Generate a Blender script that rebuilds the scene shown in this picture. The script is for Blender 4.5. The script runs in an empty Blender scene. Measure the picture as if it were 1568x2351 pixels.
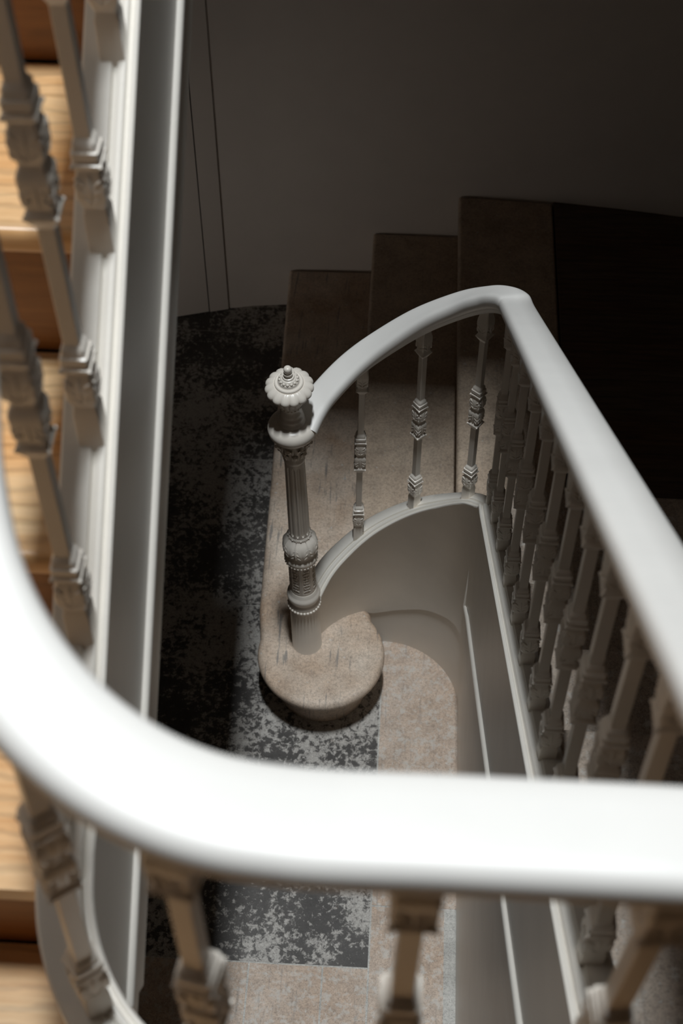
import bpy, bmesh, math, random
from mathutils import Vector, Matrix
random.seed(7)
S = bpy.context.scene
COL = S.collection
PI = math.pi

# ------------------------------------------------------------------ helpers
def link(name, me, mat, parent=None, smooth=False):
    o = bpy.data.objects.new(name, me)
    COL.objects.link(o)
    mats = mat if isinstance(mat, (list, tuple)) else [mat]
    for m in mats:
        me.materials.append(m)
    if parent is not None:
        o.parent = parent
    if smooth:
        for p in me.polygons:
            p.use_smooth = True
        try:
            me.set_sharp_from_angle(angle=math.radians(38))
        except Exception:
            pass
    return o

def obj(name, bm, mat, parent=None, smooth=False):
    bmesh.ops.remove_doubles(bm, verts=bm.verts[:], dist=1e-6)
    bmesh.ops.recalc_face_normals(bm, faces=bm.faces[:])
    me = bpy.data.meshes.new(name)
    bm.to_mesh(me)
    bm.free()
    return link(name, me, mat, parent, smooth)

def tag(o, label, cat, group=None):
    o['label'] = label
    o['category'] = cat
    if group:
        o['group'] = group
    return o

def struct(o, label=None):
    o['kind'] = 'structure'
    if label:
        o['label'] = label
    return o

def empty(name, loc=(0, 0, 0)):
    o = bpy.data.objects.new(name, None)
    o.empty_display_size = 0.05
    o.location = loc
    COL.objects.link(o)
    return o

def box(bm, x0, x1, y0, y1, z0, z1):
    v = [bm.verts.new(p) for p in ((x0, y0, z0), (x1, y0, z0), (x1, y1, z0), (x0, y1, z0),
                                   (x0, y0, z1), (x1, y0, z1), (x1, y1, z1), (x0, y1, z1))]
    for f in ((0, 3, 2, 1), (4, 5, 6, 7), (0, 1, 5, 4), (1, 2, 6, 5), (2, 3, 7, 6), (3, 0, 4, 7)):
        bm.faces.new([v[i] for i in f])
    return v

def prism(bm, pts, z0, z1, bev=0.0, seg=3, bottom=True):
    """vertical prism of a plan outline, its top and bottom arrises rounded"""
    b = bmesh.new()
    lo = [b.verts.new((x, y, z0)) for x, y in pts]
    hi = [b.verts.new((x, y, z1)) for x, y in pts]
    n = len(pts)
    b.faces.new(lo[::-1]); b.faces.new(hi)
    for i in range(n):
        b.faces.new((lo[i], lo[(i + 1) % n], hi[(i + 1) % n], hi[i]))
    bmesh.ops.recalc_face_normals(b, faces=b.faces[:])
    if bev:
        b.edges.ensure_lookup_table()
        es = [e for e in b.edges if abs(e.verts[0].co.z - z1) < 1e-7 and abs(e.verts[1].co.z - z1) < 1e-7]
        if bottom:
            es += [e for e in b.edges if abs(e.verts[0].co.z - z0) < 1e-7 and abs(e.verts[1].co.z - z0) < 1e-7]
        bmesh.ops.bevel(b, geom=es, offset=bev, segments=seg, profile=0.5, affect='EDGES')
    me = bpy.data.meshes.new('t'); b.to_mesh(me); b.free()
    bm.from_mesh(me); bpy.data.meshes.remove(me)

def blob(bm, c, ax, r, nu=8, nv=5):
    """ellipsoid at c; ax = 3 axes (Vectors), r = 3 radii"""
    rows = []
    for j in range(nv + 1):
        t = PI * j / nv
        row = []
        for i in range(nu):
            a = 2 * PI * i / nu
            p = c + ax[0] * (r[0] * math.sin(t) * math.cos(a)) + ax[1] * (r[1] * math.sin(t) * math.sin(a)) + ax[2] * (r[2] * math.cos(t))
            row.append(p)
        rows.append(row)
    top = bm.verts.new(rows[0][0]); bot = bm.verts.new(rows[nv][0])
    vs = [[bm.verts.new(p) for p in rows[j]] for j in range(1, nv)]
    for i in range(nu):
        k = (i + 1) % nu
        bm.faces.new((top, vs[0][i], vs[0][k]))
        bm.faces.new((bot, vs[-1][k], vs[-1][i]))
        for j in range(nv - 2):
            bm.faces.new((vs[j][i], vs[j + 1][i], vs[j + 1][k], vs[j][k]))

def lathe(bm, prof, n=64, mod=None, cap=True):
    """prof = [(z, r)]; mod(theta, z, r) -> r"""
    rings = []
    for z, r in prof:
        ring = []
        for i in range(n):
            a = 2 * PI * i / n
            rr = mod(a, z, r) if mod else r
            ring.append(bm.verts.new((rr * math.cos(a), rr * math.sin(a), z)))
        rings.append(ring)
    for j in range(len(rings) - 1):
        for i in range(n):
            k = (i + 1) % n
            bm.faces.new((rings[j][i], rings[j][k], rings[j + 1][k], rings[j + 1][i]))
    if cap:
        bm.faces.new(rings[0][::-1]); bm.faces.new(rings[-1])

def smooth_path(pts, n):
    """Catmull-Rom resampling of 3-D points"""
    P = [Vector(p) for p in pts]
    P = [2 * P[0] - P[1]] + P + [2 * P[-1] - P[-2]]
    out = []
    for i in range(1, len(P) - 2):
        for k in range(n):
            t = k / n
            a, b, c, d = P[i - 1], P[i], P[i + 1], P[i + 2]
            out.append(0.5 * ((2 * b) + (c - a) * t + (2 * a - 5 * b + 4 * c - d) * t * t + (3 * b - a - 3 * c + d) * t ** 3))
    out.append(P[-2].copy())
    return out

def lerp_table(tab, x):
    if x <= tab[0][0]:
        (x0, y0), (x1, y1) = tab[0], tab[1]
    elif x >= tab[-1][0]:
        (x0, y0), (x1, y1) = tab[-2], tab[-1]
    else:
        for i in range(len(tab) - 1):
            if tab[i][0] <= x <= tab[i + 1][0]:
                (x0, y0), (x1, y1) = tab[i], tab[i + 1]
                break
    return y0 + (y1 - y0) * (x - x0) / (x1 - x0)

def sweep(bm, path, prof, perp=True, cap=True):
    """closed profile [(u, v)] along a 3-D path; u to the right of travel, v up (perpendicular to the path, or plumb)"""
    n = len(path)
    rings = []
    for i, p in enumerate(path):
        t = (path[min(i + 1, n - 1)] - path[max(i - 1, 0)])
        h = Vector((t.x, t.y, 0)).normalized()
        r = Vector((h.y, -h.x, 0))
        up = r.cross(t.normalized()) if perp else Vector((0, 0, 1))
        rings.append([bm.verts.new(p + r * u + up * v) for u, v in prof])
    m = len(prof)
    for i in range(n - 1):
        for k in range(m):
            l = (k + 1) % m
            bm.faces.new((rings[i][k], rings[i][l], rings[i + 1][l], rings[i + 1][k]))
    if cap:
        bm.faces.new(rings[0][::-1]); bm.faces.new(rings[-1])

def string_loft(bm, plan, ztop, zbot, thick):
    """stair string: plan points run with the well on the right; moulded top edge on the well side"""
    n = len(plan)
    rings = []
    for i, p in enumerate(plan):
        a, b = plan[max(i - 1, 0)], plan[min(i + 1, n - 1)]
        h = Vector((b[0] - a[0], b[1] - a[1], 0)).normalized()
        r = Vector((h.y, -h.x, 0))
        zt, zb = ztop[i], zbot[i]
        prof = [(-thick, -0.003), (-thick + 0.003, 0), (-0.0200, 0), (-0.0185, -0.0060), (-0.0145, -0.0060), (-0.0135, -0.0005),
                (-0.0105, 0.0016), (-0.0060, 0.0014), (-0.0040, -0.0012), (-0.0030, -0.0058), (-0.0008, -0.0058), (0.0006, -0.0022),
                (0.0036, -0.0014), (0.0062, -0.0040), (0.0070, -0.0085), (0.0058, -0.0125), (0.0010, -0.0150), (0.0, -0.018)]
        ring = [Vector((p[0], p[1], zt)) + r * u + Vector((0, 0, v)) for u, v in prof]
        ring += [Vector((p[0], p[1], zb)), Vector((p[0], p[1], zb)) - r * thick]
        rings.append([bm.verts.new(q) for q in ring])
    m = len(rings[0])
    for i in range(n - 1):
        for k in range(m):
            l = (k + 1) % m
            bm.faces.new((rings[i][k], rings[i][l], rings[i + 1][l], rings[i + 1][k]))
    bm.faces.new(rings[0][::-1]); bm.faces.new(rings[-1])

# ------------------------------------------------------------------ materials
def new_mat(name):
    m = bpy.data.materials.new(name)
    m.use_nodes = True
    nt = m.node_tree
    return m, nt, nt.nodes['Principled BSDF']

def N(nt, t, **kw):
    n = nt.nodes.new(t)
    for k, v in kw.items():
        if k.startswith('i_'):
            n.inputs[k[2:].replace('_', ' ')].default_value = v
        else:
            setattr(n, k, v)
    return n

def ramp(nt, src, stops, interp='LINEAR'):
    r = nt.nodes.new('ShaderNodeValToRGB')
    r.color_ramp.interpolation = interp
    e = r.color_ramp.elements
    while len(e) < len(stops):
        e.new(0.5)
    for k, (p, c) in enumerate(stops):
        e[k].position = p
        e[k].color = (c[0], c[1], c[2], 1) if isinstance(c, (tuple, list)) else (c, c, c, 1)
    nt.links.new(src, r.inputs[0])
    return r.outputs[0]

def mixc(nt, fac, a, b, mode='MIX'):
    m = nt.nodes.new('ShaderNodeMix')
    m.data_type = 'RGBA'
    m.blend_type = mode
    for sock, val in ((m.inputs[0], fac), (m.inputs[6], a), (m.inputs[7], b)):
        if isinstance(val, (int, float)):
            sock.default_value = val
        elif isinstance(val, (tuple, list)):
            sock.default_value = (val[0], val[1], val[2], 1)
        else:
            nt.links.new(val, sock)
    return m.outputs[2]

def noise(nt, vec, scale, detail=4, rough=0.55, dist=0.0):
    n = nt.nodes.new('ShaderNodeTexNoise')
    n.inputs['Scale'].default_value = scale
    n.inputs['Detail'].default_value = detail
    n.inputs['Roughness'].default_value = rough
    n.inputs['Distortion'].default_value = dist
    nt.links.new(vec, n.inputs['Vector'])
    return n.outputs[0]

def geo_pos(nt, scale=(1, 1, 1), off=(0, 0, 0)):
    g = nt.nodes.new('ShaderNodeNewGeometry')
    mp = nt.nodes.new('ShaderNodeMapping')
    mp.inputs['Scale'].default_value = scale
    mp.inputs['Location'].default_value = off
    nt.links.new(g.outputs['Position'], mp.inputs['Vector'])
    return mp.outputs[0]

def bump(nt, bsdf, h, strength, dist):
    b = nt.nodes.new('ShaderNodeBump')
    b.inputs['Strength'].default_value = strength
    b.inputs['Distance'].default_value = dist
    nt.links.new(h, b.inputs['Height'])
    nt.links.new(b.outputs[0], bsdf.inputs['Normal'])

def paint(name, col, rough=0.38, b=0.12, var=0.04):
    m, nt, bs = new_mat(name)
    p = geo_pos(nt)
    n1 = noise(nt, p, 9, 5)
    dark = tuple(c * (1 - var * 2) for c in col)
    c = ramp(nt, n1, [(0.3, dark), (0.6, col)])
    nt.links.new(c, bs.inputs['Base Color'])
    bs.inputs['Roughness'].default_value = rough
    bump(nt, bs, noise(nt, p, 160, 3), b, 0.001)
    return m

M_CAST = paint('white_paint_on_iron', (0.80, 0.74, 0.66), 0.3, 0.10)
M_RAIL = paint('white_paint_on_rail', (0.80, 0.78, 0.745), 0.42, 0.05, 0.02)
M_STRING = paint('white_paint_on_string', (0.82, 0.78, 0.71), 0.33, 0.22, 0.03)
M_WALL = paint('white_wall_paint', (0.74, 0.69, 0.64), 0.7, 0.06, 0.02)
M_LOW_BOUNCE = paint('low_bounce_brown', (0.20, 0.165, 0.135), 0.6, 0.06, 0.02)  # dark brown put on unseen surfaces to cut bounced light
M_DOOR = paint('white_door_paint', (0.75, 0.70, 0.65), 0.5, 0.03, 0.01)

def stone(name, ca, cb, patch, vein=0.0, patch_t=0.62, fine=420, pscale=26, pmax=0.75):
    m, nt, bs = new_mat(name)
    p = geo_pos(nt)
    c = ramp(nt, noise(nt, p, 5.5, 6, 0.6), [(0.32, ca), (0.66, cb)])
    sp = ramp(nt, noise(nt, p, fine, 2, 0.6), [(0.30, 0.62), (0.47, 1.0), (0.60, 1.0), (0.72, 1.28)])
    c = mixc(nt, 1.0, c, sp, 'MULTIPLY')
    sp2 = ramp(nt, noise(nt, p, 130, 3, 0.65), [(0.35, 0.78), (0.5, 1.0), (0.7, 1.12)])
    c = mixc(nt, 1.0, c, sp2, 'MULTIPLY')
    mid = ramp(nt, noise(nt, p, 17, 6, 0.7), [(0.32, 0.80), (0.5, 1.0), (0.68, 1.14)])
    c = mixc(nt, 1.0, c, mid, 'MULTIPLY')
    fl = ramp(nt, noise(nt, geo_pos(nt, off=(5, 2, 1)), 85, 2, 0.5), [(0.70, 0.0), (0.735, 0.65)])
    c = mixc(nt, fl, c, (0.56, 0.56, 0.54))
    pm = ramp(nt, noise(nt, p, pscale, 9, 0.72, 0.25), [(patch_t, 0.0), (patch_t + 0.10, pmax)])
    c = mixc(nt, pm, c, patch)
    if vein:
        q = geo_pos(nt, (95, 6.5, 6.5))
        vm = ramp(nt, noise(nt, q, 1.0, 4, 0.6, 0.3), [(0.60, 0.0), (0.66, vein)])
        c = mixc(nt, vm, c, (0.17, 0.165, 0.16))
    nt.links.new(c, bs.inputs['Base Color'])
    bs.inputs['Roughness'].default_value = 0.62
    bump(nt, bs, noise(nt, p, 240, 5, 0.7), 0.35, 0.0015)
    return m

M_STEP = stone('worn_limestone_step', (0.45, 0.325, 0.23), (0.63, 0.53, 0.435), (0.74, 0.70, 0.64), 0.7, 0.65)
M_STEP2 = stone('pale_limestone_tread', (0.40, 0.305, 0.225), (0.50, 0.40, 0.305), (0.54, 0.50, 0.45), 0.15, 0.68)
M_TREAD = stone('worn_stone_tread', (0.42, 0.33, 0.26), (0.54, 0.46, 0.38), (0.62, 0.60, 0.56), 0.2, 0.55, 300, 40)
M_BORDER = stone('pink_border_stone', (0.42, 0.31, 0.23), (0.50, 0.405, 0.33), (0.53, 0.515, 0.48), 0.3, 0.50, 300, 42, 0.6)
M_MORTAR = stone('grey_mortar', (0.38, 0.365, 0.335), (0.50, 0.485, 0.45), (0.46, 0.45, 0.42), 0.0, 0.6, 300)

def slate():
    m, nt, bs = new_mat('dark_slate')
    p = geo_pos(nt)
    c = ramp(nt, noise(nt, p, 7, 7, 0.68), [(0.32, (0.036, 0.032, 0.029)), (0.55, (0.066, 0.060, 0.055)), (0.72, (0.130, 0.121, 0.112))])
    crust = noise(nt, p, 58, 12, 0.78, 0.35)
    where = noise(nt, p, 3.6, 4, 0.62)
    add = N(nt, 'ShaderNodeMath', operation='MULTIPLY_ADD')
    nt.links.new(where, add.inputs[0]); add.inputs[1].default_value = 0.78
    nt.links.new(crust, add.inputs[2])
    half = N(nt, 'ShaderNodeMath', operation='MULTIPLY'); nt.links.new(add.outputs[0], half.inputs[0]); half.inputs[1].default_value = 0.5
    mk = ramp(nt, half.outputs[0], [(0.440, 0.0), (0.456, 0.80), (0.50, 0.95)])
    cc = ramp(nt, noise(nt, p, 150, 4, 0.7), [(0.3, (0.27, 0.252, 0.23)), (0.6, (0.46, 0.435, 0.40))])
    c = mixc(nt, mk, c, cc)
    sp = ramp(nt, noise(nt, p, 340, 3, 0.7), [(0.30, 0.66), (0.5, 1.0), (0.72, 1.4)])
    c = mixc(nt, 1.0, c, sp, 'MULTIPLY')
    rust = ramp(nt, noise(nt, geo_pos(nt, off=(3, 1, 0)), 20, 6, 0.7, 0.5), [(0.64, 0.0), (0.72, 0.5)])
    c = mixc(nt, rust, c, (0.14, 0.085, 0.05))
    nt.links.new(c, bs.inputs['Base Color'])
    bs.inputs['Roughness'].default_value = 0.55
    bump(nt, bs, add.outputs[0], 0.35, 0.003)
    return m
M_SLATE = slate()

def wood(name, ca, cb, rough, scale=(5, 70, 70), coat=0.0):
    m, nt, bs = new_mat(name)
    q = geo_pos(nt, scale)
    c = ramp(nt, noise(nt, q, 1.0, 6, 0.6, 0.5), [(0.3, ca), (0.62, cb)])
    tone = ramp(nt, noise(nt, geo_pos(nt, (0.8, 7, 7)), 1.0, 2, 0.5), [(0.38, (1.0, 0.80, 0.62)), (0.60, (1.0, 1.0, 1.0))])
    c = mixc(nt, 1.0, c, tone, 'MULTIPLY')
    w = N(nt, 'ShaderNodeTexWave', wave_type='BANDS', bands_direction='Y')
    nt.links.new(geo_pos(nt, (0.5, 1, 1)), w.inputs['Vector'])
    w.inputs['Scale'].default_value = 14
    w.inputs['Distortion'].default_value = 5
    w.inputs['Detail'].default_value = 3
    w.inputs['Detail Scale'].default_value = 1.4
    g = ramp(nt, w.outputs['Fac'], [(0.0, 0.80), (0.5, 1.03), (1.0, 1.0)])
    c = mixc(nt, 1.0, c, g, 'MULTIPLY')
    nt.links.new(c, bs.inputs['Base Color'])
    bs.inputs['Roughness'].default_value = rough
    bs.inputs['Coat Weight'].default_value = coat
    return m
M_PINE = wood('varnished_pine', (0.55, 0.34, 0.16), (0.66, 0.47, 0.27), 0.34, coat=0.15)
M_RISER = wood('dark_pine_riser', (0.20, 0.075, 0.018), (0.28, 0.115, 0.03), 0.4)
M_FLOORW = wood('landing_boards', (0.48, 0.29, 0.13), (0.58, 0.40, 0.22), 0.4)
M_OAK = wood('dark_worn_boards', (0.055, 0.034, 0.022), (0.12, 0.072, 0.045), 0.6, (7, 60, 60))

# ------------------------------------------------------------------ camera (pose solved from the verticals and the step lines)
W_, H_ = 1568, 2351
PPX, PPY = W_ / 2, H_ / 2
vZ = (770.0, 3880.0); vY = (1085.0, -3100.0)
F = math.sqrt(-((vZ[0] - PPX) * (vY[0] - PPX) + (vZ[1] - PPY) * (vY[1] - PPY)))
dn = Vector((vZ[0] - PPX, vZ[1] - PPY, F)).normalized()
ay = Vector((vY[0] - PPX, vY[1] - PPY, F)).normalized()
az = -dn
ay = (ay - az * ay.dot(az)).normalized()
ax = ay.cross(az)
# rows of R: world axes in image axes (x right, y down, z forward)
R = Matrix((ax, ay, az))
camx = R @ Vector((1, 0, 0)); camy = R @ Vector((0, -1, 0)); camz = R @ Vector((0, 0, -1))
CAM = Vector((0.212, -2.296, 3.657))
cd = bpy.data.cameras.new('camera')
cam = bpy.data.objects.new('camera', cd)
COL.objects.link(cam)
mw = Matrix(((camx.x, camy.x, camz.x, CAM.x), (camx.y, camy.y, camz.y, CAM.y), (camx.z, camy.z, camz.z, CAM.z), (0, 0, 0, 1)))
cam.matrix_world = mw
cd.sensor_fit = 'VERTICAL'; cd.sensor_height = 36; cd.sensor_width = 24
cd.lens = 36 * F / H_
cd.clip_start = 0.05
cd.dof.use_dof = True
cd.dof.focus_distance = 3.15
cd.dof.aperture_fstop = 5.6
S.camera = cam

# ------------------------------------------------------------------ dimensions
RS = 0.175                                   # riser of the three stone steps
Z1, Z2, Z3 = 0.17, 0.34, 0.51
WCX, WCY, WR = 0.215, -0.09, 0.215           # rounded end of the well
RK, GO = 0.21, 0.2975                        # right flight rise and going
NY0 = 0.135                                  # nosing of its first tread
LZ = 1.98                                    # upper landing
TH = 0.052
# left flight / landing string
UCX, UCY, URC = 0.1415, -1.646, 0.238        # centre and string-centre radius of the near end of the well
UT = 2.235                                   # its top on the landing
SL = 0.73

# ------------------------------------------------------------------ floor
bm = bmesh.new()
def slab_q(x0, x1, y0, y1, mi, z=0.0, g=0.0022):
    f0 = len(bm.faces)
    v = box(bm, x0 + g, x1 - g, y0 + g, y1 - g, z - 0.03, z)
    bm.faces.ensure_lookup_table()
    for f in bm.faces[f0:]:
        f.material_index = mi
f0 = 0
box(bm, -3.4, 1.7, -3.4, 1.75, -0.08, -0.0012)
bm.faces.ensure_lookup_table()
for f in bm.faces:
    f.material_index = 2
ys = [1.75, 1.39, 0.81, 0.235, -0.33, -0.863]
xs_rows = [[-3.4, -2.0, -1.3, -0.62, 0.213], [-3.4, -2.3, -1.5, -0.75, 0.213], [-3.4, -2.1, -1.35, -0.55, 0.213], [-3.4, -2.0, -1.3, -0.62, 0.213], [-3.4, -2.0, -1.2, -0.40, 0.213]]
for r in range(5):
    xs = xs_rows[r]
    for a, b in zip(xs[:-1], xs[1:]):
        slab_q(a, b, ys[r + 1], ys[r], 0)
for a, b in ((-1.6, -0.62), (-0.62, -0.09), (-0.09, 0.097), (0.097, 0.213)):
    slab_q(a, b, -1.45, -0.863, 1)
slab_q(-1.6, 0.213, -3.4, -1.45, 1)
slab_q(0.213, 0.47, -0.695, 0.3, 1)
slab_q(0.213, 0.405, -1.60, -0.695, 1)
slab_q(0.213, 0.47, -3.4, -1.60, 1)
slab_q(0.405, 0.47, -1.60, -0.695, 2, 0.0, 0.0)
floor = obj('floor', bm, [M_SLATE, M_BORDER, M_MORTAR])
struct(floor)

# ------------------------------------------------------------------ walls
def wall_poly(name, pts, z0, z1, mat, th=0.14, smooth=False):
    b = bmesh.new()
    n = len(pts)
    nrm = []
    for i in range(n):
        a, c = pts[max(i - 1, 0)], pts[min(i + 1, n - 1)]
        t = Vector((c[0] - a[0], c[1] - a[1], 0)).normalized()
        nrm.append(Vector((-t.y, t.x, 0)))
    rings = []
    for i, p in enumerate(pts):
        q = (p[0] + nrm[i].x * th, p[1] + nrm[i].y * th)
        rings.append([b.verts.new((p[0], p[1], z0)), b.verts.new((p[0], p[1], z1)), b.verts.new((q[0], q[1], z1)), b.verts.new((q[0], q[1], z0))])
    for i in range(n - 1):
        for k in range(4):
            l = (k + 1) % 4
            b.faces.new((rings[i][k], rings[i][l], rings[i + 1][l], rings[i + 1][k]))
    b.faces.new(rings[0][::-1]); b.faces.new(rings[-1])
    return obj(name, b, mat, smooth=smooth)

CZ = 11.0
back = [(-0.385, 1.505), (-0.30, 1.523), (-0.187, 1.536), (-0.03, 1.543), (0.12, 1.547), (0.30, 1.549), (0.45, 1.547),
        (0.60, 1.541), (0.75, 1.530), (0.92, 1.512), (1.12, 1.484), (1.32, 1.445), (1.56, 1.385)]
struct(wall_poly('wall_back', back, -0.02, CZ, M_WALL, smooth=True))
struct(wall_poly('wall_right', [(1.54, 1.5), (1.54, -3.4)], -0.02, CZ, M_LOW_BOUNCE))
struct(wall_poly('wall_front', [(1.68, -3.3), (-1.3, -3.3)], -0.02, CZ, M_LOW_BOUNCE))
bm = bmesh.new()
for a in ((-3.4, -0.35, -0.02, CZ), (0.98, 1.35, -0.02, CZ), (-0.35, 0.98, 2.06, CZ)):
    box(bm, -1.24, -1.10, *a)
struct(obj('wall_left', bm, M_WALL))  # opening left here to let the added fill lamp through
bm = bmesh.new(); box(bm, -3.4, -1.24, 1.30, 1.42, -0.02, 2.5); box(bm, -3.4, -1.24, -0.75, -0.65, -0.02, 2.5); box(bm, -3.5, -3.4, -0.75, 1.42, -0.02, 2.5)
struct(obj('wall_fill_recess', bm, M_LOW_BOUNCE))  # unseen enclosure added around the fill lamp
bm = bmesh.new(); box(bm, -3.4, -1.24, -0.65, 1.30, 2.4, 2.5)
struct(obj('ceiling_fill_recess', bm, M_WALL))  # lid of the added lamp enclosure
# flush door in the curved wall: a fixed frame strip, a shadow gap, the leaf
dt = Vector((-0.565 + 0.385, 1.452 - 1.505, 0)).normalized()
dnm = Vector((-dt.y, dt.x, 0)) * -1
def dpt(s, off=0.0):
    v = Vector((-0.385, 1.505, 0)) + dt * s + dnm * off
    return (v.x, v.y)
door = empty('door_1', (dpt(0.5)[0], dpt(0.5)[1], 0))
struct(door)
def dpanel(name, s0, s1, off, z0, z1, th=0.04):
    b = bmesh.new()
    p = [dpt(s0, off), dpt(s1, off), dpt(s1, off - th), dpt(s0, off - th)]
    prism(b, p, z0, z1)
    o = obj(name, b, M_DOOR, door)
    o.matrix_parent_inverse = door.matrix_basis.inverted()
    return o
sgn = 1 if dpt(0.1, 0.01)[1] < dpt(0.1, 0)[1] else -1
dnm = dnm * sgn
dpanel('door_frame', 0.0015, 0.0675, 0.004, 0.001, 2.35)
dpanel('door_leaf', 0.0715, 0.80, 0.003, 0.003, 2.35)
struct(wall_poly('wall_door', [dpt(0.80), dpt(0.8001, 0.0), (-1.2, 1.27)][::-1], -0.02, CZ, M_WALL))
struct(wall_poly('wall_overdoor', [dpt(0.80), dpt(0.0)], 2.35, CZ, M_WALL))
bmx = bmesh.new()
prism(bmx, [dpt(-0.02, -0.041), dpt(0.82, -0.041), dpt(0.82, -0.14), dpt(-0.02, -0.14)], -0.02, 2.35)
struct(obj('trim_1', bmx, M_WALL))

# overhead: floor above, flight soffit as light blocker, ceiling with the skylight opening
bm = bmesh.new(); box(bm, -1.1, 1.54, 0.08, 1.7, 3.55, 3.78)
struct(obj('ceiling_landing', bm, M_WALL))
bm = bmesh.new()
v = [bm.verts.new(p) for p in ((0.43, 0.08, 3.55), (1.54, 0.08, 3.55), (1.54, -2.0, 5.15), (0.43, -2.0, 5.15),
                               (0.43, 0.08, 3.78), (1.54, 0.08, 3.78), (1.54, -2.0, 5.40), (0.43, -2.0, 5.40))]
for f in ((0, 3, 2, 1), (4, 5, 6, 7), (0, 1, 5, 4), (1, 2, 6, 5), (2, 3, 7, 6), (3, 0, 4, 7)):
    bm.faces.new([v[i] for i in f])
struct(obj('ceiling_flight_occluder', bm, M_LOW_BOUNCE))  # unseen occluder, its edge set to shade the right flight treads
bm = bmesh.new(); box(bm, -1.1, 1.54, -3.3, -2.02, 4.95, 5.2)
struct(obj('ceiling_landing_occluder', bm, M_LOW_BOUNCE))  # unseen slab added to keep skylight off the landing
bm = bmesh.new(); box(bm, -1.3, 1.7, -3.5, 1.8, CZ, CZ + 0.1)
struct(obj('ceiling', bm, M_WALL))

# ------------------------------------------------------------------ well-end path (angle measured at the centre; 180 = newel side, 0 = right flight)
def wpt(deg, r):
    a = math.radians(deg)
    return (WCX + r * math.cos(a), WCY + r * math.sin(a))
TOPZ = [(0, 0.925), (16.7, 0.855), (30.6, 0.808), (57, 0.697), (73, 0.638), (88, 0.582), (103, 0.529), (119.5, 0.467), (134.6, 0.42), (143.6, 0.384), (155, 0.34)]
BOTZ = [(0, 0.30), (29, 0.28), (44.6, 0.248), (60.8, 0.217), (74.5, 0.184), (90, 0.158), (100, 0.150), (110, 0.1702), (155, 0.1702)]
def str_top_right(y): return 0.925 + 0.734 * (WCY - y)
BOTR = [(-1.9, 1.80), (-1.50, 1.435), (-1.16, 1.164), (-0.54, 0.647), (-0.20, 0.375), (-0.09, 0.30)]

plan, zt, zb = [], [], []
for k in range(61):
    d = 152 - 152 * k / 60
    plan.append(wpt(d, WR)); zt.append(lerp_table(TOPZ, d)); zb.append(lerp_table(BOTZ, d))
YEND = -1.80
for k in range(1, 41):
    y = WCY + (YEND - WCY) * k / 40
    plan.append((0.43, y)); zt.append(min(str_top_right(y), UT)); zb.append(lerp_table(BOTR, y))
# soften the kink of the tables
for _ in range(3):
    zt = [zt[0]] + [(zt[i - 1] + 2 * zt[i] + zt[i + 1]) / 4 for i in range(1, len(zt) - 1)] + [zt[-1]]
    zb2 = [zb[0]] + [(zb[i - 1] + 2 * zb[i] + zb[i + 1]) / 4 for i in range(1, len(zb) - 1)] + [zb[-1]]
    zb = [max(b2, 0.1702) if plan[i][0] < 0.15 else b2 for i, b2 in enumerate(zb2)]
bm = bmesh.new()
string_loft(bm, plan, zt, zb, TH)
lower_string = obj('stair_string', bm, M_STRING, smooth=True)
tag(lower_string, 'white curved string carrying the balusters up from the newel post along the right flight', 'stair string')
LOWER = list(zip(plan, zt))

# panel moulding on the straight face
MBAND = [(0.0, 0.0), (0.0055, 0.0), (0.0055, 0.074), (0.0, 0.076)]
MB = [(0.0, 0.0), (0.0035, 0.001), (0.007, 0.005), (0.0085, 0.010), (0.007, 0.015), (0.004, 0.0175), (0.0045, 0.021), (0.003, 0.0255), (0.0, 0.027)]
def mould(name, pts, parent, MB=MB):
    """flat-backed bead on an x = const face looking towards the well; the profile grows in x by sgn and across the run"""
    b = bmesh.new()
    rings = []
    n = len(pts)
    for i, (p, sx) in enumerate(pts):
        a, c = pts[max(i - 1, 0)][0], pts[min(i + 1, n - 1)][0]
        t1 = (p - a).normalized() if i else (c - p).normalized()
        t2 = (c - p).normalized() if i < n - 1 else t1
        n1 = Vector((0, -t1.z, t1.y)); n2 = Vector((0, -t2.z, t2.y))
        nn = (n1 + n2); nn = nn / max(nn.dot(n1), 1e-3)
        rings.append([b.verts.new(p + nn * v + Vector((sx * u, 0, 0))) for u, v in MB])
    m = len(MB)
    for i in range(n - 1):
        for k in range(m - 1):
            b.faces.new((rings[i][k], rings[i][k + 1], rings[i + 1][k + 1], rings[i + 1][k]))
    b.faces.new(rings[0]); b.faces.new(rings[-1][::-1])
    return obj(name, b, M_STRING, parent, smooth=True)
mp = [(Vector((0.4335, -0.045, 0.70)), -1), (Vector((0.4272, -0.045, 0.45)), -1)]
LOWM = [(-1.80, 1.80), (-1.56, 1.606), (-1.256, 1.367), (-0.891, 1.100), (-0.482, 0.784), (-0.045, 0.45)]
for k in range(1, 25):
    y = -0.045 + (-1.80 + 0.045) * k / 24
    x = 0.43 if y < -0.09 else 0.4225 + (0.43 - 0.4225) * (-0.045 - y) / 0.045
    mp.append((Vector((0.43, y, lerp_table(LOWM, y))), -1))
mould('panel_moulding', mp, lower_string)
mould('lower_fascia', [(q + Vector((0, -0.013, -0.018)), sx) for q, sx in mp[2:]], lower_string, MBAND)

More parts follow.
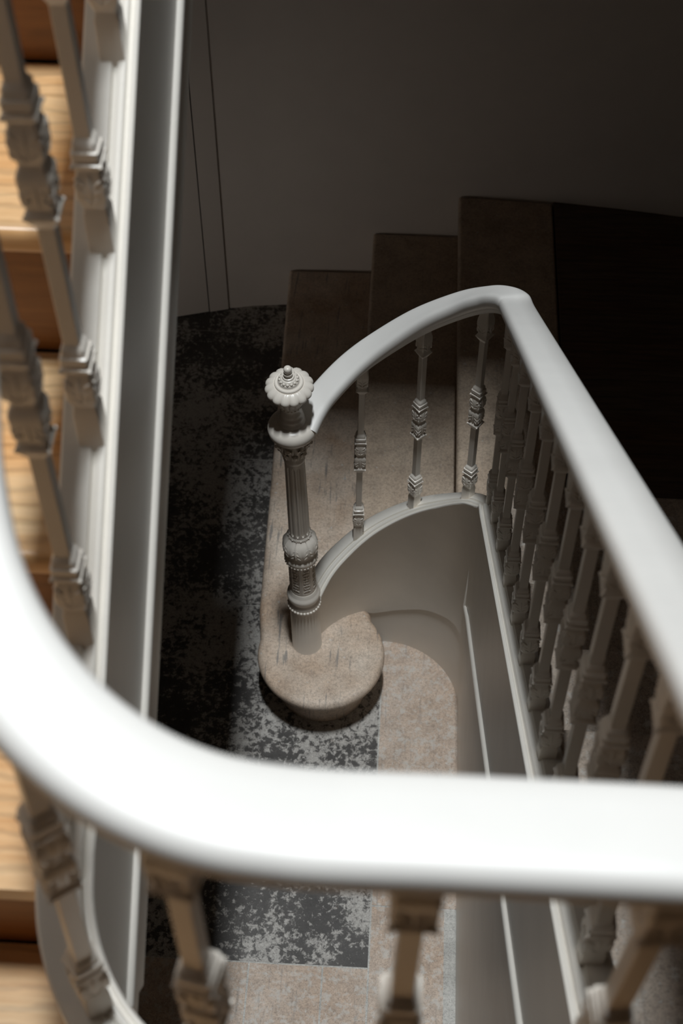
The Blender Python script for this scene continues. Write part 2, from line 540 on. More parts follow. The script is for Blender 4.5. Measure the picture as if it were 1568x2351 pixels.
# wall below the string, closing the space under the lower flight
plan2 = [wpt(d, WR + 0.004) for d in [112 - 112 * k / 40 for k in range(41)]] + [(0.434, WCY + (-3.3 - WCY) * k / 40) for k in range(1, 41)]
b = bmesh.new(); rings = []
for i, p in enumerate(plan2):
    a, c = plan2[max(i - 1, 0)], plan2[min(i + 1, len(plan2) - 1)]
    h = Vector((c[0] - a[0], c[1] - a[1], 0)).normalized(); r = Vector((h.y, -h.x, 0))
    d = 112 - 112 * i / 40
    top = (lerp_table(BOTZ, d) + 0.035) if i <= 40 else (min(lerp_table(BOTR, p[1]) + 0.05, LZ - 0.2))
    q = (p[0] - r.x * 0.03, p[1] - r.y * 0.03)
    rings.append([b.verts.new((p[0], p[1], -0.02)), b.verts.new((p[0], p[1], top)), b.verts.new((q[0], q[1], top)), b.verts.new((q[0], q[1], -0.02))])
for i in range(len(rings) - 1):
    for k in range(4):
        l = (k + 1) % 4
        b.faces.new((rings[i][k], rings[i][l], rings[i + 1][l], rings[i + 1][k]))
b.faces.new(rings[0][::-1]); b.faces.new(rings[-1])
struct(obj('wall_under_stair', b, M_STRING, smooth=True))

# ------------------------------------------------------------------ stone steps
def arc(cx, cy, r, a0, a1, n):
    return [(cx + r * math.cos(math.radians(a0 + (a1 - a0) * k / n)), cy + r * math.sin(math.radians(a0 + (a1 - a0) * k / n))) for k in range(n + 1)]
BCX, BCY, BR = 0.041, -0.027, 0.178
out1 = [(-0.168, 1.535)] + [(-0.1445, 0.11)] + arc(BCX, BCY, BR, 168, 400, 56) + [(0.174, 0.108), (0.160, 0.128), (0.13, 0.150), (0.13, 1.540)]
step1 = empty('curtail_step', (0, 0, 0))
tag(step1, 'lowest stone step with rounded bullnose end carrying the newel post', 'step', 'stone steps')
bm = bmesh.new(); prism(bm, out1, Z1 - 0.038, Z1, 0.0165, 4)
obj('tread', bm, M_STEP, step1, smooth=True)
ri = [(-0.138, 1.535), (-0.112, 0.25), (-0.092, 0.10)] + arc(BCX + 0.002, BCY + 0.002, BR - 0.050, 175, 385, 48) + [(0.13, 0.12), (0.12, 1.54)]
bm = bmesh.new(); prism(bm, ri, 0.0, Z1 - 0.037)
obj('riser', bm, M_STEP, step1, smooth=True)

step2 = empty('stone_step', (0.25, 0.8, 0))
tag(step2, 'middle stone step between the bullnose step and the quarter landing', 'step', 'stone steps')
def inner_arc(a0, a1, n=24):
    return [wpt(a0 + (a1 - a0) * k / n, WR + TH - 0.006) for k in range(n + 1)]
def pinned(o, root):
    o.matrix_parent_inverse = root.matrix_basis.inverted()
    return o
o2 = [(0.119, 1.545), (0.119, 0.146)] + inner_arc(111, 46) + [(0.41, 0.10), (0.41, 1.545)]
bm = bmesh.new(); prism(bm, o2, Z2 - 0.048, Z2, 0.014, 4)
pinned(obj('tread', bm, M_STEP2, step2, smooth=True), step2)
o2r = [(0.146, 1.54), (0.146, 0.16), (0.25, 0.185), (0.40, 0.13), (0.40, 1.54)]
bm = bmesh.new(); prism(bm, o2r, 0.0, Z2 - 0.047)
pinned(obj('riser', bm, M_STEP2, step2), step2)

land = empty('stone_landing_slab', (0.55, 0.8, 0))
tag(land, 'stone landing slab at the turn of the stair, above the two lower steps', 'landing')
o3 = [(0.395, 1.546), (0.395, 0.135)] + inner_arc(44, 8, 12) + [(0.70, -0.05), (0.70, 1.531)]
bm = bmesh.new(); prism(bm, o3, Z3 - 0.048, Z3, 0.014, 4)
pinned(obj('tread', bm, M_STEP2, land, smooth=True), land)
bm = bmesh.new(); prism(bm, [(0.422, 1.54), (0.422, 0.16), (0.48, -0.02), (0.70, -0.02), (0.70, 1.53)], 0.0, Z3 - 0.047)
pinned(obj('riser', bm, M_STEP2, land), land)
bm = bmesh.new()
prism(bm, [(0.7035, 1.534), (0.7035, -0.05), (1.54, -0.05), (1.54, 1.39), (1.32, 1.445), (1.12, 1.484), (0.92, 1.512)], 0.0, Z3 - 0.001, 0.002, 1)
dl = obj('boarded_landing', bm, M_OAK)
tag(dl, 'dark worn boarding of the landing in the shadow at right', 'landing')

# right flight, steps rise towards the viewer
ordn = ['first', 'second', 'third', 'fourth', 'fifth', 'sixth', 'seventh', 'eighth', 'ninth', 'tenth', 'eleventh', 'twelfth', 'thirteenth',
        'fourteenth', 'fifteenth', 'sixteenth', 'seventeenth', 'eighteenth']
for k in range(6):
    z = Z3 + RK * (k + 1); y = NY0 - GO * k
    t = empty('stone_flight_step', (1.0, y, Z3 + RK * k))
    tag(t, '%s worn stone step of the right flight counted up from the dark landing' % ordn[k], 'step', 'stone steps of the right flight')
    xin = 0.4835
    if k == 0:
        pts = [(0.4755, -0.0), (0.4655, 0.055), (0.44, 0.098), (0.44, y), (1.54, y), (1.54, y - GO - 0.03), (xin, y - GO - 0.03)]
        pts = [(0.49, y), (1.54, y), (1.54, y - GO - 0.02), (0.4835, y - GO - 0.02), (0.4835, -0.06), (0.482, 0.0)]
    else:
        ext = 0.11 if k == 5 else 0.02
        pts = [(xin, y), (1.54, y), (1.54, y - GO - ext), (xin, y - GO - ext)]
    bm = bmesh.new(); prism(bm, pts, z - 0.046, z, 0.012, 3)
    pinned(obj('tread', bm, M_TREAD, t, smooth=True), t)
    bm = bmesh.new(); box(bm, xin, 1.54, y - GO - 0.0, y - 0.024, z - RK, z - 0.045)
    pinned(obj('riser', bm, M_TREAD, t), t)

# upper landing behind the rail
uw = [(0.50, -1.66)] + [(0.50, -1.80)] + [(0.46 + 0.04 * math.cos(math.radians(-a)), -1.87 + 0.04 * math.sin(math.radians(-a))) for a in (0, 30, 60, 90)]
bm = bmesh.new()
pl = [(0.4835, -1.745), (0.4835, -1.85), (0.42, -1.908), (UCX, UCY - URC - 0.024)] + \
     [(UCX + (URC + 0.024) * math.cos(math.radians(a)), UCY + (URC + 0.024) * math.sin(math.radians(a))) for a in (255, 240, 225, 210, 195, 184)] + \
     [(UCX - URC - 0.026, -1.632), (-1.10, -1.632), (-1.10, -3.3), (1.54, -3.3), (1.54, -1.745)]
prism(bm, pl, LZ - 0.22, LZ)
up = obj('landing_floor', bm, M_FLOORW)
tag(up, 'pale pine landing boards below the first pine step at lower left corner', 'landing')

# ------------------------------------------------------------------ landing and left-flight string
plan, zt, zb = [], [], []
xo = UCX; ro = URC - TH / 2 + 0.007                     # face radius
CR = 0.05
for k in range(9):
    a = math.radians(0 - 90 * k / 8)
    plan.append((0.43 - CR + CR * math.cos(a), (UCY - ro + CR) + CR * math.sin(a))); zt.append(UT); zb.append(LZ - 0.30)
for k in range(1, 13):
    plan.append((0.43 - CR + (UCX - 0.43 + CR) * k / 12, UCY - ro)); zt.append(UT); zb.append(LZ - 0.27)
ZBL = lambda y: UT - 0.455 + 0.75 * (y - UCY)
for k in range(1, 33):
    a = math.radians(270 - 90 * k / 32)
    plan.append((UCX + ro * math.cos(a), UCY + ro * math.sin(a)))
    f = k / 32
    zt.append(UT + 0.02 * max(0, f - 0.6) / 0.4)
    zb.append(LZ - 0.27 + (ZBL(UCY) - LZ + 0.27) * f)
for k in range(1, 31):
    y = UCY + 1.62 * k / 30
    plan.append((UCX - ro, y)); zt.append(UT + 0.02 + SL * (y - UCY) - 0.02 * math.exp(-(y - UCY) / 0.1)); zb.append(ZBL(y))
for _ in range(2):
    zt = [zt[0]] + [(zt[i - 1] + 2 * zt[i] + zt[i + 1]) / 4 for i in range(1, len(zt) - 1)] + [zt[-1]]
bm = bmesh.new()
string_loft(bm, plan, zt, zb, TH)
upper_string = obj('stair_string', bm, M_STRING, smooth=True)
tag(upper_string, 'white moulded string curving from the near landing up beside the pine steps at left', 'stair string')
UPPER = list(zip(plan, zt))
mp = []
for k in range(30, -1, -1):
    y = UCY - 0.02 + 1.62 * k / 30
    mp.append((Vector((UCX - ro, y, UT - 0.335 + 0.74 * (y - UCY))), 1))
mould('panel_moulding', mp, upper_string)
mould('lower_fascia', [(q + Vector((0, 0.013, -0.018)), sx) for q, sx in mp], upper_string, MBAND)

# left flight of pine steps, rising away from the viewer
LR, LG, LY = 0.206, 0.2825, -1.656
xl = UCX - ro - TH - 0.001
for k in range(7):
    z = LZ + LR * (k + 1); y = LY + LG * k
    t = empty('pine_step', (-0.6, y, LZ + LR * k))
    tag(t, '%s varnished pine step of the left flight counted up from the near landing' % ordn[k], 'step', 'pine steps of the left flight')
    bm = bmesh.new(); prism(bm, [(xl, y), (xl, y + LG + 0.03), (-1.10, y + LG + 0.03), (-1.10, y)], z - 0.036, z, 0.013, 4)
    pinned(obj('tread', bm, M_PINE, t, smooth=True), t)
    bm = bmesh.new(); box(bm, -1.10, xl, y + 0.028, y + LG + 0.027, z - LR, z - 0.035)
    pinned(obj('riser', bm, M_RISER, t), t)
# plastered soffit under the left flight
bm = bmesh.new()
z0, z1 = LZ - 0.10, LZ - 0.10 + SL * 2.1
v = [bm.verts.new(p) for p in ((-1.10, -1.66, z0 - 0.12), (xl, -1.66, z0 - 0.12), (xl, 0.44, z1 - 0.12), (-1.10, 0.44, z1 - 0.12),
                               (-1.10, -1.66, z0 - 0.08), (xl, -1.66, z0 - 0.08), (xl, 0.44, z1 - 0.08), (-1.10, 0.44, z1 - 0.08))]
for f in ((0, 3, 2, 1), (4, 5, 6, 7), (0, 1, 5, 4), (1, 2, 6, 5), (2, 3, 7, 6), (3, 0, 4, 7)):
    bm.faces.new([v[i] for i in f])
struct(obj('ceiling_under_flight', bm, M_WALL))

# ------------------------------------------------------------------ handrails
def rail_profile(w, h):
    k = w / 0.07
    half = [(0.0, 0.0), (0.016, 0.0), (0.0245, -0.0005), (0.0290, -0.0022), (0.0322, -0.0055), (0.0344, -0.0110), (0.035, -0.0175), (0.0342, -0.0240), (0.0318, -0.0290), (0.0275, -0.0322),
            (0.0245, -0.0335), (0.0240, -0.037), (0.0215, -0.0405), (0.0205, -0.045)]
    s = h / 0.045
    L = [(-u * k, v * s) for u, v in half[1:]]
    Rr = [(u * k, v * s) for u, v in half]
    return Rr + L[::-1]
# lower rail: from the newel round the well end, then up the right flight
RZ = [(161, 1.099), (150, 1.122), (139, 1.147), (120, 1.196), (102, 1.252), (81, 1.330), (59, 1.412), (43, 1.470), (30, 1.512), (15, 1.552), (0, 1.582)]
pts = []
for d, z in RZ:
    a = math.radians(d)
    pts.append((0.2225 + 0.2325 * math.cos(a), -0.09 + 0.225 * math.sin(a), z))
RYE = -1.80
for k in range(1, 8):
    y = -0.09 + (RYE + 0.09) * k / 7
    pts.append((0.455, y, 1.582 + 0.726 * (-0.09 - y)))
path = smooth_path(pts, 10)
for _ in range(6):
    path = [path[0]] + [(path[i - 1] + 2 * path[i] + path[i + 1]) / 4 for i in range(1, len(path) - 1)] + [path[-1]]
bm = bmesh.new(); sweep(bm, path, rail_profile(0.070, 0.045))
lower_rail = obj('handrail', bm, M_RAIL, smooth=True)
tag(lower_rail, 'white handrail sweeping from the newel post up over the right flight', 'handrail')
LRAIL = path

# upper rail: right corner, straight along the landing, round the near end of the well, up the left flight
QCX, QCY, QR, QRX, QZ = 0.165, -1.66, 0.252, 0.235, 2.90
pts = [(0.455, RYE - 0.004, 2.828), (0.456, -1.842, 2.855), (0.453, -1.878, 2.875), (0.442, -1.901, 2.888), (0.420, -1.911, 2.897), (0.38, -1.912, QZ)]
for x in (0.32, 0.25):
    pts.append((x, QCY - QR, QZ))
for a in range(270, 179, -15):
    f = (270 - a) / 90
    pts.append((QCX + QRX * math.cos(math.radians(a)) - (0.006 if a == 180 else 0), QCY + QR * math.sin(math.radians(a)), QZ + 0.08 * f ** 2))
for k in range(1, 8):
    y = QCY + (0.14 if k == 1 else 0.14 + 1.46 * (k - 1) / 6)
    pts.append((QCX - QRX - (0.026 if k == 1 else 0.040), y, QZ + 0.08 + SL * (y - QCY)))
path = smooth_path(pts, 10)
bm = bmesh.new(); sweep(bm, path, rail_profile(0.070, 0.045))
upper_rail = obj('handrail', bm, M_RAIL, smooth=True)
tag(upper_rail, 'broad white handrail curving across the bottom of the view in front of the landing', 'handrail')
URAIL = path

# ------------------------------------------------------------------ balusters
def square_loft(bm, prof, ch=0.16):
    rings = []
    for z, w in prof:
        c = w * (1 - ch)
        rings.append([bm.verts.new(p) for p in ((w, -c, z), (w, c, z), (c, w, z), (-c, w, z), (-w, c, z), (-w, -c, z), (-c, -w, z), (c, -w, z))])
    for i in range(len(rings) - 1):
        for k in range(8):
            l = (k + 1) % 8
            bm.faces.new((rings[i][k], rings[i][l], rings[i + 1][l], rings[i + 1][k]))
    bm.faces.new(rings[0][::-1]); bm.faces.new(rings[-1])

def leaf(bm, z0, z1, w, up=True):
    """acanthus relief on the four faces and four corners between z0 and z1, half width w"""
    h = z1 - z0
    for q in range(4):
        a = q * PI / 2
        n = Vector((math.cos(a), math.sin(a), 0)); t = Vector((-n.y, n.x, 0)); k = Vector((0, 0, 1))
        sg = 1 if up else -1
        blob(bm, n * (w * 0.98) + k * ((z0 + z1) / 2), (t, n, k), (0.0016, 0.0021, h * 0.48), 6, 5)
        for i, (du, dz, ln) in enumerate(((0.34, 0.22, 0.30), (0.52, 0.50, 0.30), (0.62, 0.78, 0.24))):
            for s in (-1, 1):
                d = (t * s * 0.62 + k * sg * 0.78).normalized()
                e = d.cross(n).normalized()
                zz = z0 + h * (dz if up else 1 - dz)
                blob(bm, n * (w * 0.97) + t * (s * du * w) + k * zz, (e, n, d), (0.0017, 0.0021, h * ln * 0.62), 6, 5)
        c = Vector((math.cos(a + PI / 4), math.sin(a + PI / 4), 0)); ct = Vector((-c.y, c.x, 0))
        for dz, rr in ((0.30, 0.0024), (0.62, 0.0028)):
            blob(bm, c * (w * 1.28) + k * (z0 + h * (dz if up else 1 - dz)), (ct, c, k), (rr, rr * 0.8, h * 0.17), 6, 5)

def corners(bm, z, w, r=0.0024):
    for q in range(4):
        a = q * PI / 2 + PI / 4
        c = Vector((math.cos(a), math.sin(a), 0)); t = Vector((-c.y, c.x, 0)); k = Vector((0, 0, 1))
        blob(bm, c * (w * 1.30) + k * z, (t, c, k), (r, r * 1.3, r), 6, 5)
        n = Vector((math.cos(a - PI / 4), math.sin(a - PI / 4), 0)); t2 = Vector((-n.y, n.x, 0))
        blob(bm, n * (w * 0.86) + k * (z - 0.001), (t2, n, k), (r * 0.9, r, r * 0.9), 6, 5)
        for s in (-1, 1):
            blob(bm, n * (w * 0.92) + t2 * (s * w * 0.5) + k * (z + 0.0004), (t2, n, k), (w * 0.42, r * 0.8, r * 0.62), 6, 5)

HN = 0.655
def baluster_parts():
    P = {}
    bm = bmesh.new()
    square_loft(bm, [(-0.03, 0.0112), (0.038, 0.0108), (0.042, 0.0098), (0.047, 0.0092)], 0.07)
    P['base_block'] = bm
    bm = bmesh.new()
    square_loft(bm, [(0.044, 0.0085), (0.050, 0.0105), (0.060, 0.0128), (0.072, 0.0132), (0.083, 0.0115), (0.091, 0.0098), (0.096, 0.0125), (0.0995, 0.0128), (0.102, 0.0098),
                     (0.104, 0.0098), (0.1045, 0.0118), (0.1125, 0.0118), (0.1135, 0.0100), (0.1155, 0.0096), (0.1215, 0.0096), (0.124, 0.0080), (0.127, 0.0068)])
    leaf(bm, 0.052, 0.088, 0.0122); corners(bm, 0.0975, 0.0122)
    P['base_knop'] = bm
    bm = bmesh.new(); square_loft(bm, [(0.120, 0.0068), (0.275, 0.0067)], 0.10); P['lower_shaft'] = bm
    bm = bmesh.new()
    square_loft(bm, [(0.262, 0.0068), (0.267, 0.0088), (0.273, 0.0120), (0.277, 0.0132), (0.2805, 0.0125), (0.284, 0.0102), (0.293, 0.0112), (0.307, 0.0126), (0.317, 0.0130), (0.3225, 0.0118),
                     (0.327, 0.0094), (0.331, 0.0094), (0.338, 0.0120), (0.350, 0.0132), (0.362, 0.0120), (0.370, 0.0100), (0.375, 0.0126), (0.3785, 0.0128), (0.381, 0.0098), (0.383, 0.0098),
                     (0.3835, 0.0118), (0.3915, 0.0118), (0.3925, 0.0100), (0.3945, 0.0096), (0.4005, 0.0096), (0.403, 0.0080), (0.406, 0.0068)])
    leaf(bm, 0.332, 0.367, 0.0122); leaf(bm, 0.286, 0.322, 0.0118, False)
    corners(bm, 0.3765, 0.0122); corners(bm, 0.2775, 0.0124)
    P['middle_knop'] = bm
    bm = bmesh.new(); square_loft(bm, [(0.398, 0.0067), (0.560, 0.0066)], 0.10); P['upper_shaft'] = bm
    bm = bmesh.new()
    square_loft(bm, [(0.547, 0.0066), (0.552, 0.0088), (0.558, 0.0118), (0.5625, 0.0132), (0.566, 0.0124), (0.570, 0.0104), (0.580, 0.0110), (0.592, 0.0124), (0.604, 0.0134),
                     (0.614, 0.0128), (0.624, 0.0108), (0.632, 0.0100), (0.640, 0.0104), (0.665, 0.0112)])
    leaf(bm, 0.570, 0.618, 0.0120); corners(bm, 0.563, 0.0124)
    P['capital'] = bm
    return P
PARTS = baluster_parts()
order = ['base_block', 'base_knop', 'lower_shaft', 'middle_knop', 'upper_shaft', 'capital']
proto = empty('baluster')
proto_parts = [obj(n, PARTS[n], M_CAST, proto, smooth=True) for n in order]
first_used = [False]
def place_baluster(foot, head, yaw, label, group, fat=1.2):
    if not first_used[0]:
        r = proto; first_used[0] = True
    else:
        r = proto.copy(); COL.objects.link(r)
        for p in proto_parts:
            c = p.copy(); COL.objects.link(c); c.parent = r
    z = (head - foot)
    L = z.length; z = z.normalized()
    x = Vector((math.cos(yaw), math.sin(yaw), 0)); x = (x - z * x.dot(z)).normalized()
    y = z.cross(x)
    s = L / HN
    m = Matrix(((x.x * fat, y.x * fat, z.x * s, foot.x), (x.y * fat, y.y * fat, z.y * s, foot.y), (x.z * fat, y.z * fat, z.z * s, foot.z), (0, 0, 0, 1)))
    r.matrix_world = m
    tag(r, label, 'baluster', group)
    return r

def near(path, x, y):
    """height and direction of a plan polyline at its point nearest to (x, y)"""
    best = None
    for i in range(len(path) - 1):
        a, b = path[i], path[i + 1]
        dx, dy = b[0] - a[0], b[1] - a[1]
        l2 = dx * dx + dy * dy
        if l2 < 1e-12:
            continue
        t = max(0, min(1, ((x - a[0]) * dx + (y - a[1]) * dy) / l2))
        d = (a[0] + dx * t - x) ** 2 + (a[1] + dy * t - y) ** 2
        if best is None or d < best[0]:
            best = (d, a[2] + (b[2] - a[2]) * t, math.atan2(dy, dx), a[0] + dx * t, a[1] + dy * t)
    return best
LS = [(p[0], p[1], z) for p, z in LOWER]
US = [(p[0], p[1], z) for p, z in UPPER]
LRP = [(p.x, p.y, p.z) for p in LRAIL]
URP = [(p.x, p.y, p.z) for p in URAIL]

cnt = 0
def lower_bal(x, y, yaw=None):
    global cnt
    _, zf, ang, _, _ = near(LS, x, y)
    _, zr, _, rx, ry = near(LRP, x, y)
    foot = Vector((x, y, zf - 0.002))
    head = Vector((x + (rx - x) * 0.6, y + (ry - y) * 0.6, zr - 0.044))
    lab = '%s ornate white baluster up from the newel post' % ordn[cnt] if cnt < 3 else \
          '%s ornate white baluster counted up from the newel post, on the right flight' % ordn[cnt]
    place_baluster(foot, head, ang if yaw is None else yaw, lab, 'balusters of the lower flight', 1.12 if cnt < 3 else 1.06 + 0.012 * cnt)
    cnt += 1
for d in (110, 75, 37):
    p = wpt(d, WR + 0.027)
    lower_bal(p[0], p[1], yaw={110: math.radians(4), 75: math.radians(40), 37: math.radians(52)}[d])
for y in (-0.045, -0.195, -0.37, -0.565, -0.745, -0.91, -1.07, -1.215, -1.36, -1.505, -1.645):
    lower_bal(0.457, y, yaw=PI / 2)

LB = [((0.385, UCY - URC), 'white baluster standing on the near landing string at the lower right corner'),
      ((0.232, UCY - URC), 'white baluster under the middle of the near handrail, at the bottom of the view'),
      ((0.088, None), 'white baluster where the near handrail begins its curve, left of the slate floor'),
      ((-0.05, None), 'white baluster under the curve of the near handrail, beside the pine steps')]
for (x, y), lab in LB:
    if y is None:
        dx = x - UCX
        y = UCY - math.sqrt(URC ** 2 - dx * dx)
    _, zf, ang, _, _ = near(US, x, y)
    _, zr, _, rx, ry = near(URP, x + 0.008, y)
    place_baluster(Vector((x, y, zf - 0.002)), Vector((rx, ry, zr - 0.042)), ang, lab, 'balusters of the landing and left flight')
xb = UCX - URC
lk = 0
for y in (-1.457, -1.294, -1.132, -0.969, -0.807):
    _, zf, ang, _, _ = near(US, xb, y)
    _, zr, _, rx, ry = near(URP, xb, y)
    place_baluster(Vector((xb, y, zf - 0.002)), Vector((rx, ry, zr - 0.042)), PI / 2,
                   '%s white baluster up the left flight from the curve of the near handrail' % ordn[lk], 'balusters of the landing and left flight')
    lk += 1

# ------------------------------------------------------------------ newel post
newel = empty('newel_post', (0, 0, Z1))
tag(newel, 'white cast iron newel post with a scalloped cap, standing on the bullnose step', 'newel post')
NSC = [(0.17, 1.27), (0.36, 1.22), (0.43, 1.2), (0.58, 1.17), (0.65, 1.155), (0.97, 1.14), (1.08, 1.145), (1.10, 1.09), (1.15, 1.1), (1.2, 1.13), (1.3, 1.13)]
def npart(name, bm, parent=newel):
    for v in bm.verts:
        k = lerp_table(NSC, v.co.z + Z1)
        v.co.x *= k; v.co.y *= k
        if v.co.z > 0.1:
            v.co.z += 0.007
    return obj(name, bm, M_CAST, parent, smooth=True)
Zb = Z1
def zz(pr):
    return [(z - Zb, r) for z, r in pr]
K = Vector((0, 0, 1))
def ringdir(a):
    n = Vector((math.cos(a), math.sin(a), 0)); return n, Vector((-n.y, n.x, 0))
# plain base drum
bm = bmesh.new(); lathe(bm, zz([(0.168, 0.0335), (0.172, 0.0325), (0.36, 0.0322)]), 48); npart('base_drum', bm)
# beaded ring and torus
def beads(bm, z, R_, n, r):
    for i in range(n):
        d, t = ringdir(2 * PI * i / n)
        blob(bm, d * R_ + K * (z - Zb), (t, d, K), (r, r, r * 1.15), 8, 6)
bm = bmesh.new(); lathe(bm, zz([(0.352, 0.0322), (0.360, 0.0335), (0.370, 0.0345), (0.380, 0.0340), (0.386, 0.0325), (0.392, 0.0325)]), 56); beads(bm, 0.3655, 0.0345, 30, 0.0036); npart('bead_ring', bm)
bm = bmesh.new(); lathe(bm, zz([(0.388, 0.0322), (0.394, 0.0335), (0.400, 0.0362), (0.408, 0.0372), (0.416, 0.0362), (0.421, 0.0335), (0.426, 0.0325), (0.432, 0.0312), (0.436, 0.030)]), 56); npart('lower_torus', bm)
# carved drum with six arched panels of foliage
bm = bmesh.new()
def drum_mod(a, z, r):
    ph = (a * 7 / (2 * PI)) % 1.0
    return r - (0.0016 if 0.16 < ph < 0.84 and 0.448 - Zb < z < 0.552 - Zb else 0)
lathe(bm, zz([(0.430 + 0.0041 * i, 0.0292) for i in range(33)]), 112, drum_mod)
for i in range(7):
    a0 = 2 * PI * (i + 0.5) / 7
    for j in range(8):
        zc = 0.457 + 0.0122 * j
        for s in (-1, 1):
            d, t = ringdir(a0 + s * 0.14)
            tilt = (t * s * 0.5 + K * (0.85 if j % 2 else -0.4)).normalized()
            blob(bm, d * 0.0285 + K * (zc - Zb), (tilt.cross(d), d, tilt), (0.0016, 0.0016, 0.0055), 6, 5)
        d, t = ringdir(a0)
        blob(bm, d * 0.0287 + K * (zc - Zb), (t, d, K), (0.0017, 0.0015, 0.004), 6, 5)
npart('carved_drum', bm)
bm = bmesh.new(); lathe(bm, zz([(0.556, 0.0295), (0.560, 0.0325), (0.566, 0.0350), (0.574, 0.0372), (0.580, 0.0376), (0.586, 0.0362), (0.590, 0.0335), (0.598, 0.0325), (0.604, 0.0335), (0.610, 0.0345)]), 56)
beads(bm, 0.567, 0.0352, 30, 0.0030); npart('upper_bead_ring', bm)
# leaf-wrapped bulb
bm = bmesh.new()
def bulb_mod(a, z, r):
    ph = (a * 8 / (2 * PI)) % 1.0
    u = abs(ph - 0.5) * 2
    f = (z + Zb - 0.608) / 0.052
    edge = 1 - 0.9 * max(0.0, min(1.0, f)) ** 1.4
    inside = u < edge
    rib = 0.0005 * math.cos(u * 9.0) if inside else -0.0008
    return r + rib + (0.0012 if u < 0.10 else 0)
lathe(bm, zz([(0.604, 0.0330), (0.607, 0.0362), (0.612, 0.0380), (0.619, 0.0391), (0.627, 0.0393), (0.635, 0.0386), (0.643, 0.0370), (0.650, 0.0345), (0.656, 0.0312), (0.661, 0.0280), (0.664, 0.0262), (0.667, 0.0268), (0.671, 0.0262), (0.675, 0.0240)]), 128, bulb_mod)
for i in range(8):
    d, t = ringdir(2 * PI * (i + 0.5) / 8)
    for s in (-1, 1):
        for j in range(3):
            zc = 0.615 + 0.0125 * j; dd, tt = ringdir(2 * PI * (i + 0.5) / 8 + s * (0.20 - 0.045 * j))
            rr = (0.0388, 0.0388, 0.0366)[j]
            tl = (tt * s * 0.6 - K * 0.8).normalized()
            blob(bm, dd * rr + K * (zc - Zb), (tl.cross(dd), dd, tl), (0.0019, 0.0011, 0.0062), 6, 5)
beads(bm, 0.6690, 0.0258, 16, 0.0017)
npart('leaf_bulb', bm)
# fluted shaft
bm = bmesh.new()
def flute(a, z, r):
    ph = (a * 12 / (2 * PI)) % 1.0
    u = (ph - 0.5) / 0.31
    if abs(u) >= 1:
        return r
    f = z + Zb
    end = min((f - 0.682) / 0.012, (0.947 - f) / 0.012)
    if end <= 0:
        return r
    lim = math.sqrt(max(0, 1 - max(0, 1 - end) ** 2))
    if abs(u) > lim:
        return r
    return r - 0.0030 * math.sqrt(1 - u * u)
lathe(bm, zz([(0.660, 0.0236), (0.676, 0.0236)] + [(0.680 + 0.0028 * i, 0.0236 - 0.0023 * i / 100) for i in range(100)] + [(0.968, 0.0211)]), 144, flute)
npart('fluted_shaft', bm)
# capital
bm = bmesh.new()
lathe(bm, zz([(0.958, 0.0211), (0.963, 0.0228), (0.968, 0.0236), (0.973, 0.0228), (0.977, 0.0216), (0.990, 0.0222), (1.005, 0.0240), (1.020, 0.0265), (1.036, 0.0300), (1.046, 0.0340), (1.052, 0.0370)]), 56)
for row, (z0, n, R0, ln) in enumerate(((0.990, 8, 0.0238, 0.013), (1.018, 8, 0.0295, 0.016))):
    for i in range(n):
        a = 2 * PI * (i + 0.5 * row) / n
        d, t = ringdir(a)
        up_ = (K * 0.92 + d * (0.25 + 0.25 * row)).normalized(); o_ = up_.cross(t) * -1
        blob(bm, d * R0 + K * (z0 - Zb), (t, o_, up_), (0.0058, 0.0024, ln), 8, 6)
        blob(bm, d * (R0 + 0.0032) + K * (z0 - Zb), (t, o_, up_), (0.0014, 0.0018, ln * 0.9), 6, 5)
        blob(bm, d * (R0 + 0.0065 + 0.003 * row) + K * (z0 + ln * 0.86 - Zb), (t, d, K), (0.0052, 0.0038, 0.0030), 8, 6)
        for s in (-1, 1):
            dd, tt = ringdir(a + s * 0.24)
            blob(bm, dd * (R0 + 0.0015) + K * (z0 + 0.002 - Zb), (tt, dd, K), (0.0020, 0.0020, ln * 0.6), 6, 5)
npart('capital', bm)
# collar the rail meets
bm = bmesh.new()
lathe(bm, zz([(1.048, 0.034), (1.051, 0.0405), (1.056, 0.0458), (1.063, 0.0492), (1.071, 0.0505), (1.079, 0.0500), (1.086, 0.0480), (1.092, 0.0440), (1.096, 0.0385), (1.098, 0.030), (1.099, 0.02)]), 72)
npart('collar', bm)
# urn
bm = bmesh.new()
def urn_mod(a, z, r):
    f = z + Zb
    if 1.152 < f < 1.204:
        ph = (a * 14 / (2 * PI)) % 1.0
        return r - 0.0022 * (1 - math.sqrt(max(0, 1 - (2 * ph - 1) ** 2)))
    return r
lathe(bm, zz([(1.095, 0.0300), (1.099, 0.0306), (1.103, 0.0302), (1.106, 0.0285), (1.109, 0.0270), (1.113, 0.0272), (1.117, 0.0266), (1.120, 0.0245), (1.124, 0.0232), (1.128, 0.0236), (1.132, 0.0228), (1.137, 0.0208), (1.143, 0.0202),
              (1.148, 0.0212), (1.152, 0.0232), (1.160, 0.0262), (1.170, 0.0292), (1.180, 0.0314), (1.190, 0.0326), (1.200, 0.0328), (1.206, 0.0320), (1.212, 0.0300)]), 112, urn_mod)
beads(bm, 1.1535, 0.0238, 20, 0.0021)
npart('urn', bm)
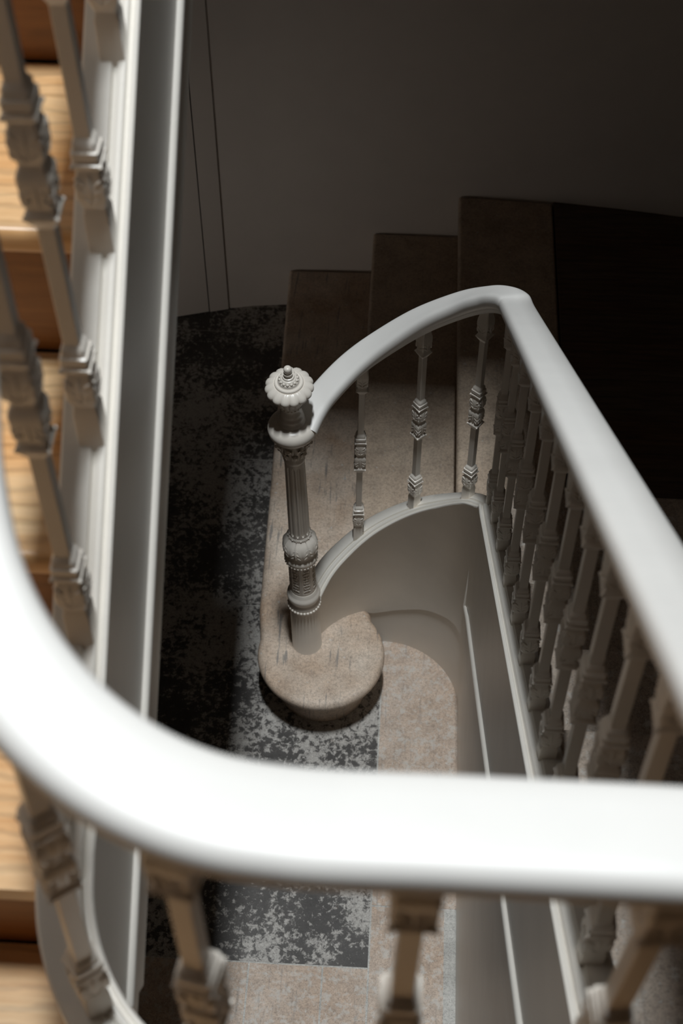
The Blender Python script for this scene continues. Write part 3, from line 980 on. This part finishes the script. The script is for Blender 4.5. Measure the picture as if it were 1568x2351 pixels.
# scalloped cap, sitting slightly askew
def askew(bm):
    bmesh.ops.rotate(bm, verts=bm.verts[:], cent=(0, 0, 1.206 - Zb), matrix=Matrix.Rotation(math.radians(6.5), 3, (math.cos(math.radians(-11)), math.sin(math.radians(-11)), 0)))
bm = bmesh.new()
def scallop(a, z, r):
    if r < 0.030:
        return r
    ph = (a * 15 / (2 * PI)) % 1.0
    lob = math.sqrt(max(0.0, 1 - (2 * ph - 1) ** 2 * 0.96))
    k = min(1, (r - 0.030) / 0.018)
    ridge = 0.0007 * math.cos(2 * PI * 3 * ph) * (1 - abs(2 * ph - 1)) if k < 0.98 else 0
    return r - 0.0052 * k * (1 - lob) + ridge
lathe(bm, zz([(1.206, 0.0300), (1.203, 0.0400), (1.2035, 0.0470), (1.2065, 0.0492), (1.2105, 0.0497), (1.2145, 0.0486), (1.218, 0.0462), (1.2215, 0.0425), (1.2245, 0.0380), (1.2265, 0.0340), (1.2275, 0.0315), (1.2268, 0.0300),
              (1.2285, 0.0292), (1.2315, 0.0288), (1.2330, 0.0270), (1.2328, 0.0235), (1.2345, 0.0218), (1.2385, 0.0214), (1.2405, 0.0200), (1.2405, 0.0186), (1.2425, 0.0180), (1.2465, 0.0166), (1.2485, 0.0146), (1.2490, 0.0128), (1.2505, 0.0124), (1.2530, 0.0116), (1.2540, 0.0095), (1.2545, 0.005)]), 150, scallop)
for i in range(14):
    d, t = ringdir(2 * PI * i / 14)
    blob(bm, d * 0.0172 + K * (1.2425 - Zb), (t, d, K), (0.0036, 0.0036, 0.0040), 8, 6)
askew(bm)
npart('scalloped_cap', bm)
bm = bmesh.new()
lathe(bm, zz([(1.250, 0.0088), (1.2575, 0.0084), (1.2600, 0.0086), (1.2620, 0.0094), (1.2640, 0.0095), (1.2655, 0.0080), (1.2668, 0.0072), (1.2690, 0.0079), (1.2730, 0.0084), (1.2775, 0.0083), (1.2810, 0.0074), (1.2835, 0.0055), (1.2845, 0.0025)]), 28)
askew(bm)
npart('finial_knob', bm)
newel.rotation_euler = (0, math.radians(-1.35), math.radians(11))

# ------------------------------------------------------------------ light: the skylight over the well
def area(name, loc, size, energy, col, rot=(0, 0, 0), spread=68):
    l = bpy.data.lights.new(name, 'AREA')
    l.shape = 'RECTANGLE'; l.size, l.size_y = size
    l.energy = energy; l.color = col
    o = bpy.data.objects.new(name, l); COL.objects.link(o)
    o.location = loc; o.rotation_euler = rot
    l.spread = math.radians(spread)
    return o
area('skylight', (0.19, -1.12, CZ - 0.05), (0.33, 1.19), 92, (0.92, 0.97, 1.0), spread=62)
# fill lamp added out of view to brighten the back wall
area('back_wall_fill', (-2.2, -0.36, 0.50), (0.6, 0.4), 0.62, (1.0, 0.92, 0.85), (0, math.radians(-90), math.radians(52)), 56)
w = bpy.data.worlds.new('world'); S.world = w; w.use_nodes = True
w.node_tree.nodes['Background'].inputs[0].default_value = (0.75, 0.8, 0.9, 1)
w.node_tree.nodes['Background'].inputs[1].default_value = 0.02

S.view_settings.view_transform = 'Standard'
S.view_settings.look = 'None'
S.view_settings.exposure = 0.0
S.view_settings.gamma = 1.0
S.view_settings.use_curve_mapping = False
S.render.film_transparent = False
S.cycles.use_denoising = True
S.cycles.max_bounces = 8
S.cycles.diffuse_bounces = 5
S.cycles.sample_clamp_indirect = 4.0
